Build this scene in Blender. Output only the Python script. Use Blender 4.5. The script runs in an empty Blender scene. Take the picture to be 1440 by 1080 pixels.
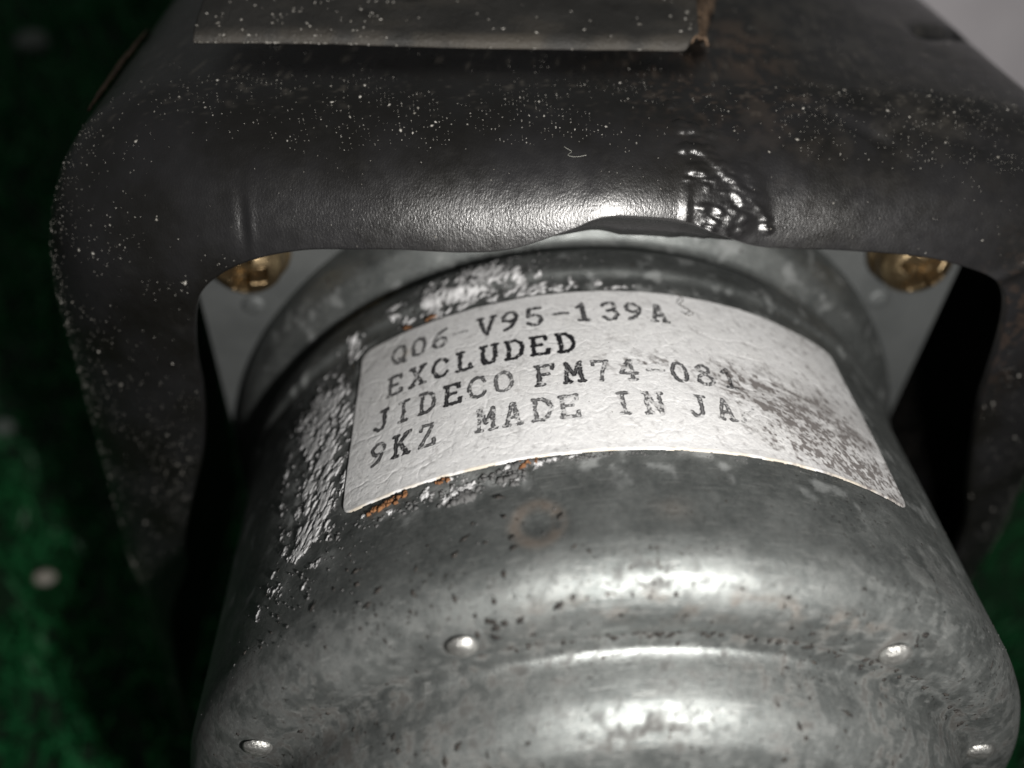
# Close-up of an old wiper motor with a worn paper label under a black pressed bracket.
# One Blender unit is 30 mm (the radius of the motor can); x right, y away along the motor axis, z up.
import bpy, bmesh, math, random
import numpy as np
from mathutils import Matrix, Vector

scene = bpy.context.scene
C = scene.collection
scene.unit_settings.system = 'METRIC'
scene.unit_settings.scale_length = 0.03

# ---------------------------------------------------------------- camera
cam_d = bpy.data.cameras.new('camera')
cam = bpy.data.objects.new('camera', cam_d); C.objects.link(cam)
cam.matrix_world = Matrix(((0.99821407, 0.0, -0.05973835, -0.355),
                           (-0.04413153, 0.67398288, -0.73742762, 0.0),
                           (0.04026263, 0.73874697, 0.67277919, 2.193),
                           (0, 0, 0, 1)))
cam_d.sensor_width = 36; cam_d.lens = 30.0
cam_d.clip_start = 0.02; cam_d.clip_end = 200
cam_d.dof.use_dof = True
cam_d.dof.focus_distance = 1.76
cam_d.dof.aperture_fstop = 0.54
scene.camera = cam

# ---------------------------------------------------------------- light: the phone's flash, and faint room light
world = bpy.data.worlds.new('World'); scene.world = world; world.use_nodes = True
bg = world.node_tree.nodes['Background']
bg.inputs[0].default_value = (0.95, 0.97, 0.94, 1); bg.inputs[1].default_value = 0.08
fl = bpy.data.lights.new('flash_lamp', 'AREA'); fl.shape = 'DISK'; fl.size = 0.13; fl.energy = 74; fl.color = (1.0, 0.97, 0.93)
flo = bpy.data.objects.new('flash_lamp', fl); C.objects.link(flo)
flo.location = (0.20, -0.27, 1.93)
flo.rotation_euler = (Vector((0.05, 1.45, 0.9))-Vector(flo.location)).to_track_quat('-Z', 'Y').to_euler()
scene.view_settings.view_transform = 'Standard'; scene.view_settings.look = 'None'
scene.view_settings.exposure = 0.0; scene.view_settings.gamma = 1.0

# ---------------------------------------------------------------- helpers
rng = np.random.default_rng(7); random.seed(7)
_perm = rng.random((64, 64, 64)).astype(np.float32)
def vnoise(p):
    i = np.floor(p).astype(np.int64); f = p-i; f = f*f*(3-2*f)
    x0, y0, z0 = i[..., 0] & 63, i[..., 1] & 63, i[..., 2] & 63
    x1, y1, z1 = (x0+1) & 63, (y0+1) & 63, (z0+1) & 63
    fx, fy, fz = f[..., 0], f[..., 1], f[..., 2]
    a = _perm[x0, y0, z0]*(1-fx)+_perm[x1, y0, z0]*fx
    b = _perm[x0, y1, z0]*(1-fx)+_perm[x1, y1, z0]*fx
    c = _perm[x0, y0, z1]*(1-fx)+_perm[x1, y0, z1]*fx
    d = _perm[x0, y1, z1]*(1-fx)+_perm[x1, y1, z1]*fx
    return (a*(1-fy)+b*fy)*(1-fz)+(c*(1-fy)+d*fy)*fz
def fbm(p, octv=4, gain=.5):
    s = 0; a = 1; n = 0
    p = np.asarray(p, float)
    for k in range(octv):
        s = s+a*vnoise(p*(2.03**k)+17.3*k); n += a; a *= gain
    return s/n
def v3(a, b, c=0.0):
    a, b, c = np.broadcast_arrays(a, b, c); return np.stack([a, b, c], -1)
def smooth(o):
    o.data.polygons.foreach_set('use_smooth', np.ones(len(o.data.polygons), bool)); o.data.update()
def link(name, me, mat, parent=None):
    o = bpy.data.objects.new(name, me); C.objects.link(o)
    if mat: me.materials.append(mat)
    if parent is not None:
        o.parent = parent
        top = parent
        while top.parent: top = top.parent
        if parent is top: o.matrix_parent_inverse = Matrix.Translation(-top.location)
    return o
def grid_mesh(name, G, mat, parent=None, wrap=False, keep=None, attrs=None, flip=False):
    ns, nt = G.shape[:2]
    me = bpy.data.meshes.new(name)
    idx = np.arange(ns*nt).reshape(ns, nt)
    if wrap: idx = np.vstack([idx, idx[:1]])
    q = np.stack([idx[:-1, :-1], idx[1:, :-1], idx[1:, 1:], idx[:-1, 1:]], -1)
    if keep is not None: q = q[keep]
    q = q.reshape(-1, 4)
    if flip: q = q[:, ::-1]
    co = G.reshape(-1, 3)
    used = None
    if keep is not None:
        used = np.unique(q); rm = np.full(ns*nt, -1); rm[used] = np.arange(len(used)); q = rm[q]; co = co[used]
    me.vertices.add(len(co)); me.vertices.foreach_set('co', co.astype(np.float32).ravel())
    me.loops.add(len(q)*4); me.loops.foreach_set('vertex_index', q.astype(np.int32).ravel())
    me.polygons.add(len(q)); me.polygons.foreach_set('loop_start', np.arange(0, len(q)*4, 4, dtype=np.int32))
    me.update(calc_edges=True)
    for k, a in (attrs or {}).items():
        a = a.reshape(-1)
        if used is not None: a = a[used]
        at = me.attributes.new(k, 'FLOAT', 'POINT'); at.data.foreach_set('value', a.astype(np.float32))
    o = link(name, me, mat, parent); smooth(o); return o
def bm_obj(name, bm, mat, parent=None, sm=True):
    bmesh.ops.recalc_face_normals(bm, faces=bm.faces)
    me = bpy.data.meshes.new(name); bm.to_mesh(me); bm.free()
    o = link(name, me, mat, parent)
    if sm: smooth(o)
    return o
def crumbs(name, pts, nrm, size, mat, parent=None, seed=1, flat=.6, stretch=1.6):
    """many small irregular crumbs joined: six-cornered lumps set into the surface"""
    r = np.random.default_rng(seed); n = len(pts)
    base = np.array([(1,0,0),(0,1,0),(-1,0,0),(0,-1,0),(0,0,1),(0,0,-1)], float)
    F = np.array([(0,1,4),(1,2,4),(2,3,4),(3,0,4),(1,0,5),(2,1,5),(3,2,5),(0,3,5)])
    a = r.random(n)*6.283
    up = nrm/np.linalg.norm(nrm, axis=1, keepdims=True)
    h = np.where(abs(up[:, :1]) < .8, np.array([[1., 0, 0]]), np.array([[0, 1., 0]]))
    t1 = np.cross(up, h); t1 /= np.linalg.norm(t1, axis=1, keepdims=True); t2 = np.cross(up, t1)
    u = t1*np.cos(a)[:, None]+t2*np.sin(a)[:, None]; w = np.cross(up, u)
    jit = 1+.7*(r.random((n, 6))-.5)
    s = size*(1+0*a)
    V = (pts[:, None, :]+(u[:, None, :]*base[None, :, :1]*(1+(stretch-1)*r.random((n, 1, 1)))
         + w[:, None, :]*base[None, :, 1:2]+up[:, None, :]*base[None, :, 2:]*flat)*(s[:, None]*jit)[..., None])
    q = (F[None]+6*np.arange(n)[:, None, None]).reshape(-1, 3)
    me = bpy.data.meshes.new(name)
    me.vertices.add(n*6); me.vertices.foreach_set('co', V.astype(np.float32).ravel())
    me.loops.add(len(q)*3); me.loops.foreach_set('vertex_index', q.astype(np.int32).ravel())
    me.polygons.add(len(q)); me.polygons.foreach_set('loop_start', np.arange(0, len(q)*3, 3, dtype=np.int32))
    me.update(calc_edges=True)
    return link(name, me, mat, parent)

# ---- materials
class NT:
    def __init__(s, name):
        s.m = bpy.data.materials.new(name); s.m.use_nodes = True; s.t = s.m.node_tree
        s.b = s.t.nodes['Principled BSDF']; s.co = s.n('ShaderNodeTexCoord').outputs['Object']
    def n(s, k, **kw):
        x = s.t.nodes.new(k)
        for a, v in kw.items(): setattr(x, a, v)
        return x
    def put(s, sock, v):
        if isinstance(v, bpy.types.NodeSocket): s.t.links.new(v, sock)
        elif isinstance(v, (tuple, list)) and len(v) == 3 and sock.type == 'RGBA': sock.default_value = (*v, 1)
        else: sock.default_value = v
    def map(s, scale):
        x = s.n('ShaderNodeMapping'); s.put(x.inputs[0], s.co); x.inputs['Scale'].default_value = scale if isinstance(scale, tuple) else (scale,)*3
        return x.outputs[0]
    def noise(s, scale, detail=4, rough=.6, dist=0, vec=None, out='Fac'):
        x = s.n('ShaderNodeTexNoise'); s.put(x.inputs['Vector'], vec if vec is not None else s.co)
        x.inputs['Scale'].default_value = scale; x.inputs['Detail'].default_value = detail
        x.inputs['Roughness'].default_value = rough; x.inputs['Distortion'].default_value = dist
        return x.outputs[out]
    def voro(s, scale, vec=None, out='Distance'):
        x = s.n('ShaderNodeTexVoronoi'); s.put(x.inputs['Vector'], vec if vec is not None else s.co); x.inputs['Scale'].default_value = scale
        return x.outputs[out]
    def ramp(s, v, a, b, lo=0.0, hi=1.0):
        x = s.n('ShaderNodeMapRange'); x.interpolation_type = 'SMOOTHSTEP'
        for i, q in enumerate((v, a, b, lo, hi)): s.put(x.inputs[i], q)
        return x.outputs[0]
    def mix(s, f, a, b):
        x = s.n('ShaderNodeMix', data_type='RGBA'); s.put(x.inputs[0], f); s.put(x.inputs[6], a); s.put(x.inputs[7], b); return x.outputs[2]
    def math(s, op, a, b=0.0):
        x = s.n('ShaderNodeMath', operation=op); s.put(x.inputs[0], a); s.put(x.inputs[1], b); return x.outputs[0]
    def attr(s, name):
        x = s.n('ShaderNodeAttribute'); x.attribute_name = name; return x.outputs['Fac']
    def bump(s, h, strength=.3, dist=.01, prev=None):
        x = s.n('ShaderNodeBump'); x.inputs['Strength'].default_value = strength; x.inputs['Distance'].default_value = dist
        s.put(x.inputs['Height'], h)
        if prev is not None: s.put(x.inputs['Normal'], prev)
        return x.outputs[0]
    def out(s, col=None, rough=None, metal=None, normal=None, spec=None):
        for k, v in (('Base Color', col), ('Roughness', rough), ('Metallic', metal), ('Normal', normal), ('Specular IOR Level', spec)):
            if v is not None: s.put(s.b.inputs[k], v)
        return s.m

def mat_zinc(name, wear=True, dark=1.0):
    s = NT(name)
    mott = s.noise(9, 5, .62)
    col = s.mix(s.ramp(mott, .32, .68), (.13*dark, .141*dark, .139*dark), (.205*dark, .218*dark, .214*dark))
    spang = s.noise(70, 3, .6)
    col = s.mix(s.ramp(spang, .35, .75, 0, .30), col, (.32*dark, .33*dark, .32*dark))
    pits = s.ramp(s.noise(95, 3, .55), .60, .70)
    pitzone = s.ramp(s.noise(5, 3, .6), .42, .60)
    pits2 = s.ramp(s.noise(1.0, 4, .6, 0, s.map((150, 60, 110))), .60, .67)
    pits = s.math('MAXIMUM', pits, s.math('MULTIPLY', pits2, s.ramp(s.noise(11, 3, .6), .42, .62)))
    scr = s.ramp(s.noise(1.0, 2, .5, .4, s.map((14, 260, 60))), .61, .68)
    grain = s.noise(210, 4, .7)
    h = s.math('ADD', s.math('MULTIPLY', grain, 1.0), s.math('MULTIPLY', s.noise(60, 3, .6), .5))
    h = s.math('SUBTRACT', h, s.math('MULTIPLY', pits, .9))
    h = s.math('SUBTRACT', h, s.math('MULTIPLY', scr, .35))
    col = s.mix(s.math('MULTIPLY', scr, .35), col, (.40, .41, .40))
    col = s.mix(s.ramp(grain, .52, .72, 0, .45), col, (.07, .07, .068))
    rough = s.ramp(s.noise(22, 4, .6), .3, .7, .44, .56)
    metal = .78
    if wear:
        g = s.attr('grime'); r = s.attr('rust'); w = s.attr('salt')
        col = s.mix(s.math('MULTIPLY', pits, s.math('MULTIPLY', pitzone, s.attr('pit'))), col, (.035, .03, .026))
        col = s.mix(s.math('MULTIPLY', g, .72), col, (.022, .021, .020)); col = s.mix(r, col, (.085, .055, .036)); col = s.mix(w, col, (.36, .37, .37))
        rough = s.math('ADD', rough, s.math('MULTIPLY', s.math('ADD', g, w), .22))
        metal = s.ramp(s.math('ADD', s.math('ADD', g, r), w), 0, 1, .78, .05)
    if wear: rough = s.math('SUBTRACT', rough, s.math('MULTIPLY', s.attr('polish'), .24))
    return s.out(col, rough, metal, s.bump(h, .20, .006))

def mat_paint():
    s = NT('black_paint')
    tint = s.noise(4, 4, .6)
    col = s.mix(s.ramp(tint, .35, .65), (.0062, .0056, .0050), (.0135, .0130, .0140))
    dust = s.ramp(s.noise(14, 6, .7), .55, .80)
    col = s.mix(s.math('MULTIPLY', dust, .16), col, (.06, .057, .052))
    col = s.mix(s.attr('rust'), col, (.085, .048, .028))
    col = s.mix(s.attr('dust'), col, (.15, .135, .115))
    fine = s.noise(1.0, 3, .6, 0, s.map((260, 170, 120))); mid = s.noise(60, 4, .65)
    h = s.math('ADD', fine, s.math('MULTIPLY', mid, .12))
    nb = s.bump(h, .27, .0034)
    rough = s.ramp(s.noise(30, 4, .6), .3, .7, .27, .35)
    rough = s.math('ADD', rough, s.math('MULTIPLY', s.attr('rust'), .35))
    s.b.inputs['IOR'].default_value = 1.60
    return s.out(col, rough, 0.0, nb, .7)

def mat_simple(name, c1, c2, scale, rough=.6, metal=0.0, bump=.3, bd=.01, bscale=60, spec=.5):
    s = NT(name)
    return s.out(s.mix(s.ramp(s.noise(scale, 5, .6), .3, .7), c1, c2), rough, metal, s.bump(s.noise(bscale, 4, .6), bump, bd), spec)

def mat_label():
    s = NT('printed_paper')
    fib = s.noise(120, 5, .7)
    col = s.mix(s.ramp(fib, .3, .7), (.74, .74, .75), (.88, .88, .88))
    blot = s.noise(7, 4, .6)
    col = s.mix(s.ramp(blot, .45, .75, 0, .30), col, (.60, .59, .57))
    speck = s.ramp(s.noise(150, 2, .5), .70, .76)
    col = s.mix(s.math('MULTIPLY', speck, .55), col, (.12, .11, .10))
    col = s.mix(s.attr('cream'), col, (.62, .55, .44))
    col = s.mix(s.attr('grime'), col, (.20, .185, .18))
    col = s.mix(s.attr('ink'), col, (.012, .012, .015))
    h = s.math('ADD', s.noise(140, 4, .7), s.math('MULTIPLY', s.noise(45, 4, .6, .6), 1.3))
    return s.out(col, .50, .12, s.bump(h, .18, .004), .5)

M_zinc = mat_zinc('zinc_plated_steel')
M_plate = mat_simple('zinc_plate', (.12, .128, .128), (.165, .174, .174), 4, .55, .45, .15, .006, 90)
M_paint = mat_paint()
M_label = mat_label()
M_brass = mat_simple('yellow_passivated_steel', (.15, .105, .055), (.33, .25, .145), 14, .30, .85, .25, .01, 40)
M_pip = mat_simple('bright_steel', (.34, .335, .32), (.60, .60, .58), 45, .38, .85, .5, .01, 90)
s = NT('white_corrosion')
c_ = s.mix(s.ramp(s.noise(60, 4, .6), .3, .7), (.42, .42, .425), (.78, .78, .79))
c_ = s.mix(s.attr('thick'), (.10, .10, .10), c_)
M_salt = s.out(c_, .92, 0.0, s.bump(s.noise(170, 4, .7), .35, .004), .12)
M_rustc = mat_simple('orange_rust', (.11, .045, .018), (.25, .115, .045), 50, .85, 0, .5, .01, 120)
M_dust = mat_simple('pale_dust', (.16, .15, .13), (.55, .53, .49), 45, .4, 0, .2, .01, 100)
M_flake = mat_simple('brown_rust_flake', (.05, .03, .018), (.24, .16, .10), 60, .7, 0, .7, .01, 90)
M_cast = mat_simple('dark_cast_metal', (.05, .05, .05), (.10, .10, .10), 12, .6, .5, .5, .02, 60)
M_grime = mat_simple('black_grime', (.010, .009, .008), (.035, .030, .026), 60, .8, 0, .3, .01, 120)
M_turf = mat_simple('green_turf_backing', (.004, .020, .008), (.008, .045, .015), 1.2, .8, 0, .5, .05, 10)
M_white = mat_simple('white_card', (.50, .475, .50), (.56, .535, .56), 3, .7, 0, .1, .01, 30)
M_peb = mat_simple('pale_stone', (.45, .40, .33), (.72, .68, .62), 20, .5, 0, .4, .01, 60)
# ---- bracket surface
# inner edge of the arch (x, z) from the left foot, up, over the beam and down the right leg
INNER = [(-1.42,-1.12),(-1.318,-.355),(-1.20,-.038),(-1.178,.104),(-1.113,.298),(-1.058,.446),(-1.023,.583),
 (-1.003,.709),(-.995,.826),(-.972,.945),(-.938,1.022),(-.874,1.076),(-.798,1.111),(-.695,1.134),(-.586,1.139),
 (-.493,1.142),(-.352,1.14),(-.242,1.152),(-.119,1.196),(-.045,1.227),(.033,1.228),(.129,1.217),(.197,1.191),
 (.302,1.155),(.402,1.147),(.502,1.144),(.708,1.127),(.841,1.093),(.906,1.063),(.955,1.011),(.984,.946),
 (1.008,.85),(1.025,.758),(1.044,.655),(1.113,.429),(1.156,.303),(1.22,.133),(1.26,-.10),(1.33,-.40),(1.41,-1.12)]
OUTER = [(-1.49,-1.15),(-1.445,-.40),(-1.455,-.15),(-1.44,-.02),(-1.43,.13),(-1.415,.30),(-1.40,.45),
 (-1.385,.60),(-1.375,.72),(-1.365,.89),(-1.335,1.06),(-1.26,1.225),(-1.14,1.335),(-.95,1.385),(-.72,1.39),
 (-.58,1.392),(-.40,1.393),(-.26,1.394),(-.12,1.395),(-.03,1.395),(.05,1.395),(.14,1.394),(.22,1.393),
 (.33,1.392),(.44,1.391),(.56,1.388),(.80,1.378),(1.00,1.35),(1.14,1.30),(1.25,1.21),(1.33,1.10),
 (1.375,.98),(1.40,.85),(1.41,.72),(1.425,.45),(1.437,.30),(1.45,.13),(1.475,-.12),(1.46,-.42),(1.49,-1.15)]
def catmull(P, u):
    P = np.array(P, float); n = len(P)
    i = np.clip(np.floor(u).astype(int), 0, n-2); f = (u-i)[:, None]
    p0 = P[np.clip(i-1,0,n-1)]; p1 = P[i]; p2 = P[i+1]; p3 = P[np.clip(i+2,0,n-1)]
    return .5*((2*p1)+(-p0+p2)*f+(2*p0-5*p1+4*p2-p3)*f*f+(-p0+3*p1-3*p2+p3)*f**3)
def sstep(a, b, x):
    t = np.clip((x-a)/(b-a), 0, 1); return t*t*(3-2*t)
def bracket_base(ns=1000, nt=150, nb=110):
    """grid (ns, nt+nb, 3): nt rows over the rolled front, nb rows over the flat back"""
    # even spacing by arc length along the mid line
    uu = np.linspace(0, len(INNER)-1, 4000)
    mid = (catmull(INNER, uu)+catmull(OUTER, uu))/2
    L = np.r_[0, np.cumsum(np.linalg.norm(np.diff(mid, axis=0), axis=1))]
    u = np.interp(np.linspace(0, L[-1], ns), L, uu)
    I = catmull(INNER, u); O = catmull(OUTER, u)
    beam = sstep(8.5, 13, u)*(1-sstep(26, 30.5, u))            # 1 over the beam, 0 on the legs
    D = .19+.13*beam
    ph0 = np.radians(2+13*beam)
    t = np.linspace(0, 1, nt)
    ph = ph0[:, None]+(np.pi/2-ph0[:, None])*t[None, :]
    ex = 0.75                                                   # squarer shoulder than an ellipse
    w = (np.sin(ph)-np.sin(ph0)[:, None])/(1-np.sin(ph0)[:, None])
    w = w**1.0
    c = (np.cos(ph0)[:, None]-np.cos(ph))/np.cos(ph0)[:, None]
    xz = I[:, None, :]+(O-I)[:, None, :]*w[..., None]
    y = 1.6+D[:, None]*c
    top = sstep(9.0, 12.5, u)*(1-sstep(27, 30, u))
    back = 1.1+.9*top
    tb = np.linspace(0, 1, nb+1)[1:]
    yb = y[:, -1:]+back[:, None]*tb[None, :]
    xzb = np.repeat(O[:, None, :], nb, 1)
    G = np.zeros((ns, nt+nb, 3))
    G[:, :nt, 0] = xz[..., 0]; G[:, :nt, 1] = y; G[:, :nt, 2] = xz[..., 1]
    G[:, nt:, 0] = xzb[..., 0]; G[:, nt:, 1] = yb; G[:, nt:, 2] = xzb[..., 1]
    return u, t, G
# ---------------------------------------------------------------- the setting: a dark green turf mat
def struct(o): o['kind'] = 'structure'; return o
gx = np.linspace(-40, 40, 260); gy = np.linspace(-12, 60, 240)
gx = np.sign(gx)*np.abs(gx/40)**1.8*40; gy = 3+np.sign(gy-3)*np.abs((gy-3)/57)**1.6*57
X, Y = np.meshgrid(gx, gy, indexing='ij')
def gz_(X, Y): return -1.62+.10*fbm(v3(X*1.1, Y*1.1), 4)-1.1*sstep(.2, 2.2, X)*sstep(3.5, 2.6, Y)+2.0*sstep(3.2, 7.5, Y)*sstep(-.8, -3.6, X)
Z = gz_(X, Y)
struct(grid_mesh('ground', v3(X, Y, Z), M_turf))
nb = 42000
bx = np.r_[rng.uniform(-8.5, -1.2, nb), rng.uniform(.9, 4.6, 12000)]; by = np.r_[rng.uniform(.6, 12, nb), rng.uniform(.6, 7, 12000)]
n = len(bx); a = rng.random(n)*6.283; le = rng.uniform(-.09, .09, (n, 2)); hh = rng.uniform(.07, .17, n)*(.6+.9*fbm(v3(bx*.9, by*.9), 3))
gz = gz_(bx, by)-.01
wd = .016
V = np.zeros((n, 4, 3))
V[:, 0] = v3(bx-wd*np.cos(a), by-wd*np.sin(a), gz); V[:, 1] = v3(bx+wd*np.cos(a), by+wd*np.sin(a), gz)
V[:, 2] = v3(bx+le[:, 0]+wd*.6*np.cos(a), by+le[:, 1]+wd*.6*np.sin(a), gz+hh); V[:, 3] = v3(bx+le[:, 0]-wd*.6*np.cos(a), by+le[:, 1]-wd*.6*np.sin(a), gz+hh*.97)
me = bpy.data.meshes.new('turf_fibres')
me.vertices.add(n*4); me.vertices.foreach_set('co', V.astype(np.float32).ravel())
me.loops.add(n*4); me.loops.foreach_set('vertex_index', np.arange(n*4, dtype=np.int32))
me.polygons.add(n); me.polygons.foreach_set('loop_start', np.arange(0, n*4, 4, dtype=np.int32)); me.update(calc_edges=True)
s = NT('green_turf_fibre')
M_fib = s.out(s.mix(s.ramp(s.noise(.9, 4, .6), .35, .65), (.016, .14, .046), (.022, .18, .055)), .45, 0.0, None, .5)
fo = link('turf_fibres', me, M_fib); fo['kind'] = 'stuff'; fo['label'] = 'short dark green fibres of the turf mat under the motor'; fo['category'] = 'turf'

def tag(o, label, cat, group=None):
    o['label'] = label; o['category'] = cat
    if group: o['group'] = group
    return o
def pebble(name, loc, r, mat, seed):
    bm = bmesh.new(); bmesh.ops.create_icosphere(bm, subdivisions=4, radius=1)
    P = np.array([v.co for v in bm.verts]); d = .75+.5*fbm(P*1.6+seed, 3)
    for v, k in zip(bm.verts, d): v.co = Vector((v.co.x*1.25, v.co.y*.9, v.co.z*.8))*(k*r)
    o = bm_obj(name, bm, mat); o.location = loc; return o
tag(pebble('pebble', (-2.43, 2.60, -1.49), .040, M_peb, 3), 'tiny pale tan pebble lying on the green turf left of the motor', 'pebble')
tag(pebble('pebble', (-3.26, 5.98, -.12), .09, mat_simple('grey_stone', (.12, .14, .13), (.2, .22, .2), 9), 9), 'blurred grey pebble far back on the turf at upper left', 'pebble')
tag(pebble('pebble', (-3.01, 3.62, -1.45), .05, mat_simple('dim_stone', (.14, .16, .15), (.22, .25, .23), 9), 5), 'small dim grey pebble at the left edge beside the bracket leg', 'pebble')

# white card box standing behind on the right
bm = bmesh.new(); bmesh.ops.create_cube(bm, size=1)
for v in bm.verts: v.co = Vector((v.co.x*3.2, v.co.y*1.6, v.co.z*3.2))
bmesh.ops.bevel(bm, geom=bm.edges[:], offset=.05, segments=4, affect='EDGES')
bx_o = bm_obj('white_box', bm, M_white); bx_o.location = (2.80, 4.47, 0.08); bx_o.rotation_euler = (0, 0, math.radians(10))
tag(bx_o, 'blurred plain white box standing behind the bracket at upper right', 'box')

# ---------------------------------------------------------------- the motor
motor = bpy.data.objects.new('wiper_motor', None); C.objects.link(motor); motor.location = (0, 1.9, -1.55); motor.empty_display_size = .3
tag(motor, 'old zinc plated wiper motor with a worn paper label under a black bracket', 'motor')

# can profile (h along the axis, radius), from the near boss centre to the mounting plate
PROF = [(.600, 0), (.602, .30), (.606, .55), (.612, .66), (.624, .715), (.646, .760), (.676, .790), (.706, .806), (.740, .815),
        (.756, .818), (.775, .821), (.786, .8245), (.794, .832), (.799, .843), (.8010, .855), (.8055, .861), (.8005, .868), (.800, .885), (.803, .908), (.810, .930), (.826, .956), (.850, .978), (.880, .993), (.915, 1.0),
        (1.0, 1.0), (1.3, 1.0), (1.60, 1.0), (1.685, 1.0), (1.697, 1.004), (1.708, 1.014), (1.72, 1.016), (1.78, 1.015), (1.80, 1.010), (1.822, .990), (1.845, .984), (1.865, .995),
        (1.885, 1.03), (1.905, 1.06), (1.93, 1.078), (1.955, 1.09), (1.985, 1.094), (2.02, 1.095)]
def prof_dense(n):
    P = np.array(PROF); d = np.r_[0, np.cumsum(np.linalg.norm(np.diff(P, axis=0), axis=1))]
    w = np.linspace(0, d[-1], n); return np.interp(w, d, P[:, 0]), np.interp(w, d, P[:, 1])
H, R = prof_dense(380)
k = np.array([.25, .5, .25])
for _ in range(2):
    H[1:-1] = np.convolve(H, k, 'valid'); R[1:-1] = np.convolve(R, k, 'valid')
def r_can(h):
    m = (H > .93); return np.interp(h, H[m], R[m])
th = np.linspace(-math.pi, math.pi, 820, endpoint=False)
TH, HH = np.meshgrid(th, H, indexing='ij'); RR = np.repeat(R[None], len(th), 0)
# soft dents and unevenness
P3 = v3(np.sin(TH)*RR*2, HH*2, np.cos(TH)*RR*2)
un = (fbm(P3*1.2, 3)-.5)
DR = .010*un
def blob(t0, h0, st, sh): return np.exp(-((TH-t0)/st)**2-((HH-h0)/sh)**2)
DR -= .006*blob(-.22, .963, .05, .035)
G = v3(np.sin(TH)*(RR+DR*np.minimum(1, RR)), HH+.006*un*(RR < .97), np.cos(TH)*(RR+DR*np.minimum(1, RR)))
q = v3(np.sin(TH)*RR, HH, np.cos(TH)*RR)
n1 = fbm(q*9, 5); n2 = fbm(q*26+5, 4); n3 = fbm(v3(TH*30, HH*40, RR*40)+9, 4)
# grime: brownish dirt in the crease, on the boss and along the lower left shoulder
face = sstep(.93, .86, HH)
n4 = fbm(q*60+3, 4)
grime = .30*face*sstep(.40, .70, n1)*sstep(.30, .7, n4)
grime += .75*np.exp(-((RR-.861)/.006)**2)*sstep(.86, .815, HH)*sstep(.30, .52, n4)
grime += .55*sstep(.36, .70, .4*n2+.6*n4)*sstep(.80, .77, HH)*sstep(.35, .75, np.abs(TH-.05))
grime += .50*sstep(.42, .70, .4*n2+.6*n4)*face*sstep(.5, .9, np.abs(TH+.1))
grime += .55*sstep(.44, .72, .35*n2+.65*n4)*sstep(.80, .78, HH)*sstep(.35, .6, n1)
grime += .5*sstep(.56, .68, n4)*face
grime += .7*blob(-.85, .86, .35, .09)*sstep(.42, .58, n2)+.8*blob(.62, .93, .16, .045)*sstep(.40, .55, n2)+.7*blob(.95, .9, .12, .10)*sstep(.42, .56, n2)
grime += .55*blob(.55, 1.0, .25, .05)*sstep(.45, .6, n2)
grime += .9*blob(-.05, .889, .24, .007)*sstep(.50, .60, n3)
# dark old adhesive around the label
dl = np.maximum(np.abs(TH+.002)-.64, np.maximum(1.119-HH, HH-1.635))
grime += .6*sstep(.055, .01, dl)*sstep(.30, .52, n2)*(HH > 1.0)*np.where(TH > .2, .35, 1)
grime += .30*blob(-.84, 1.42, .16, .30)*sstep(.30, .55, n1)
for px_, pz_ in ((-.352, .838), (.452, .782), (-.765, .468), (.792, .362)):
    dd = np.hypot(np.sin(TH)*RR-px_, np.cos(TH)*RR-pz_)
    grime += .85*np.exp(-((dd-.036)/.010)**2)*sstep(.85, .81, HH)*sstep(.25, .55, n4)
ring = np.abs(np.hypot((TH+.22), (HH-.963)/1.0)-.042)
rust = .65*sstep(.022, .004, ring)*sstep(.15, .60, .5*n2+.5*n4)+.35*blob(.03, .975, .035, .03)*sstep(.35, .6, n2)
rust += .12*sstep(.45, .75, n1)*sstep(.35, .7, n4)*sstep(.86, .80, HH)
rust += .5*blob(.1, .815, .35, .012)*sstep(.5, .62, n3)
salt = .5*sstep(.60, .74, n2)*sstep(.95, 1.1, HH)*.8
salt += .75*sstep(.42, .62, .4*n2+.6*n4)*(blob(-.76, 1.36, .12, .26)+blob(-.31, 1.72, .15, .07)+.5*blob(-.4, 1.07, .2, .03))
pit = np.clip(.25+.9*face+.6*blob(.5, 1.0, .5, .12), 0, 1)
can = grid_mesh('motor_can', G, M_zinc, motor, wrap=True, attrs=dict(grime=np.clip(grime, 0, 1), rust=np.clip(rust, 0, 1), salt=np.clip(salt, 0, 1), pit=pit, polish=np.exp(-((RR-.837)/.012)**2)*sstep(.86, .82, HH)*sstep(.78, .79, HH)*(.6+.4*n2)))

def dome(name, r, hgt, mat, parent, seed, seg=28):
    bm = bmesh.new(); rings = []
    for i in range(9):
        f = i/8; rr = r*math.cos(f*math.pi/2)**.8 if i < 8 else 0
        z = hgt*math.sin(f*math.pi/2)
        if i == 8: rings.append([bm.verts.new((0, 0, z))])
        else: rings.append([bm.verts.new((rr*math.cos(j*2*math.pi/seg), rr*math.sin(j*2*math.pi/seg), z)) for j in range(seg)])
    for i in range(8):
        for j in range(seg):
            a, b = rings[i][j], rings[i][(j+1) % seg]
            if i == 7: bm.faces.new((a, b, rings[8][0]))
            else: bm.faces.new((a, b, rings[i+1][(j+1) % seg], rings[i+1][j]))
    P = np.array([v.co for v in bm.verts]); d = fbm(P*38+seed, 3)
    for v, k_ in zip(bm.verts, d): v.co += v.co.normalized()*(k_-.5)*r*.28
    return bm_obj(name, bm, mat, parent)
for i, (x, z) in enumerate(((-.352, .838), (.452, .782), (-.765, .468), (.792, .362), (.88, -.25), (-.88, -.25), (.4, -.8), (-.4, -.8))):
    d = dome('pip', .030, .014, M_pip, can, i*3)
    d.location = (x, .801, z); d.rotation_euler = (math.radians(90), random.random(), 0)

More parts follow.
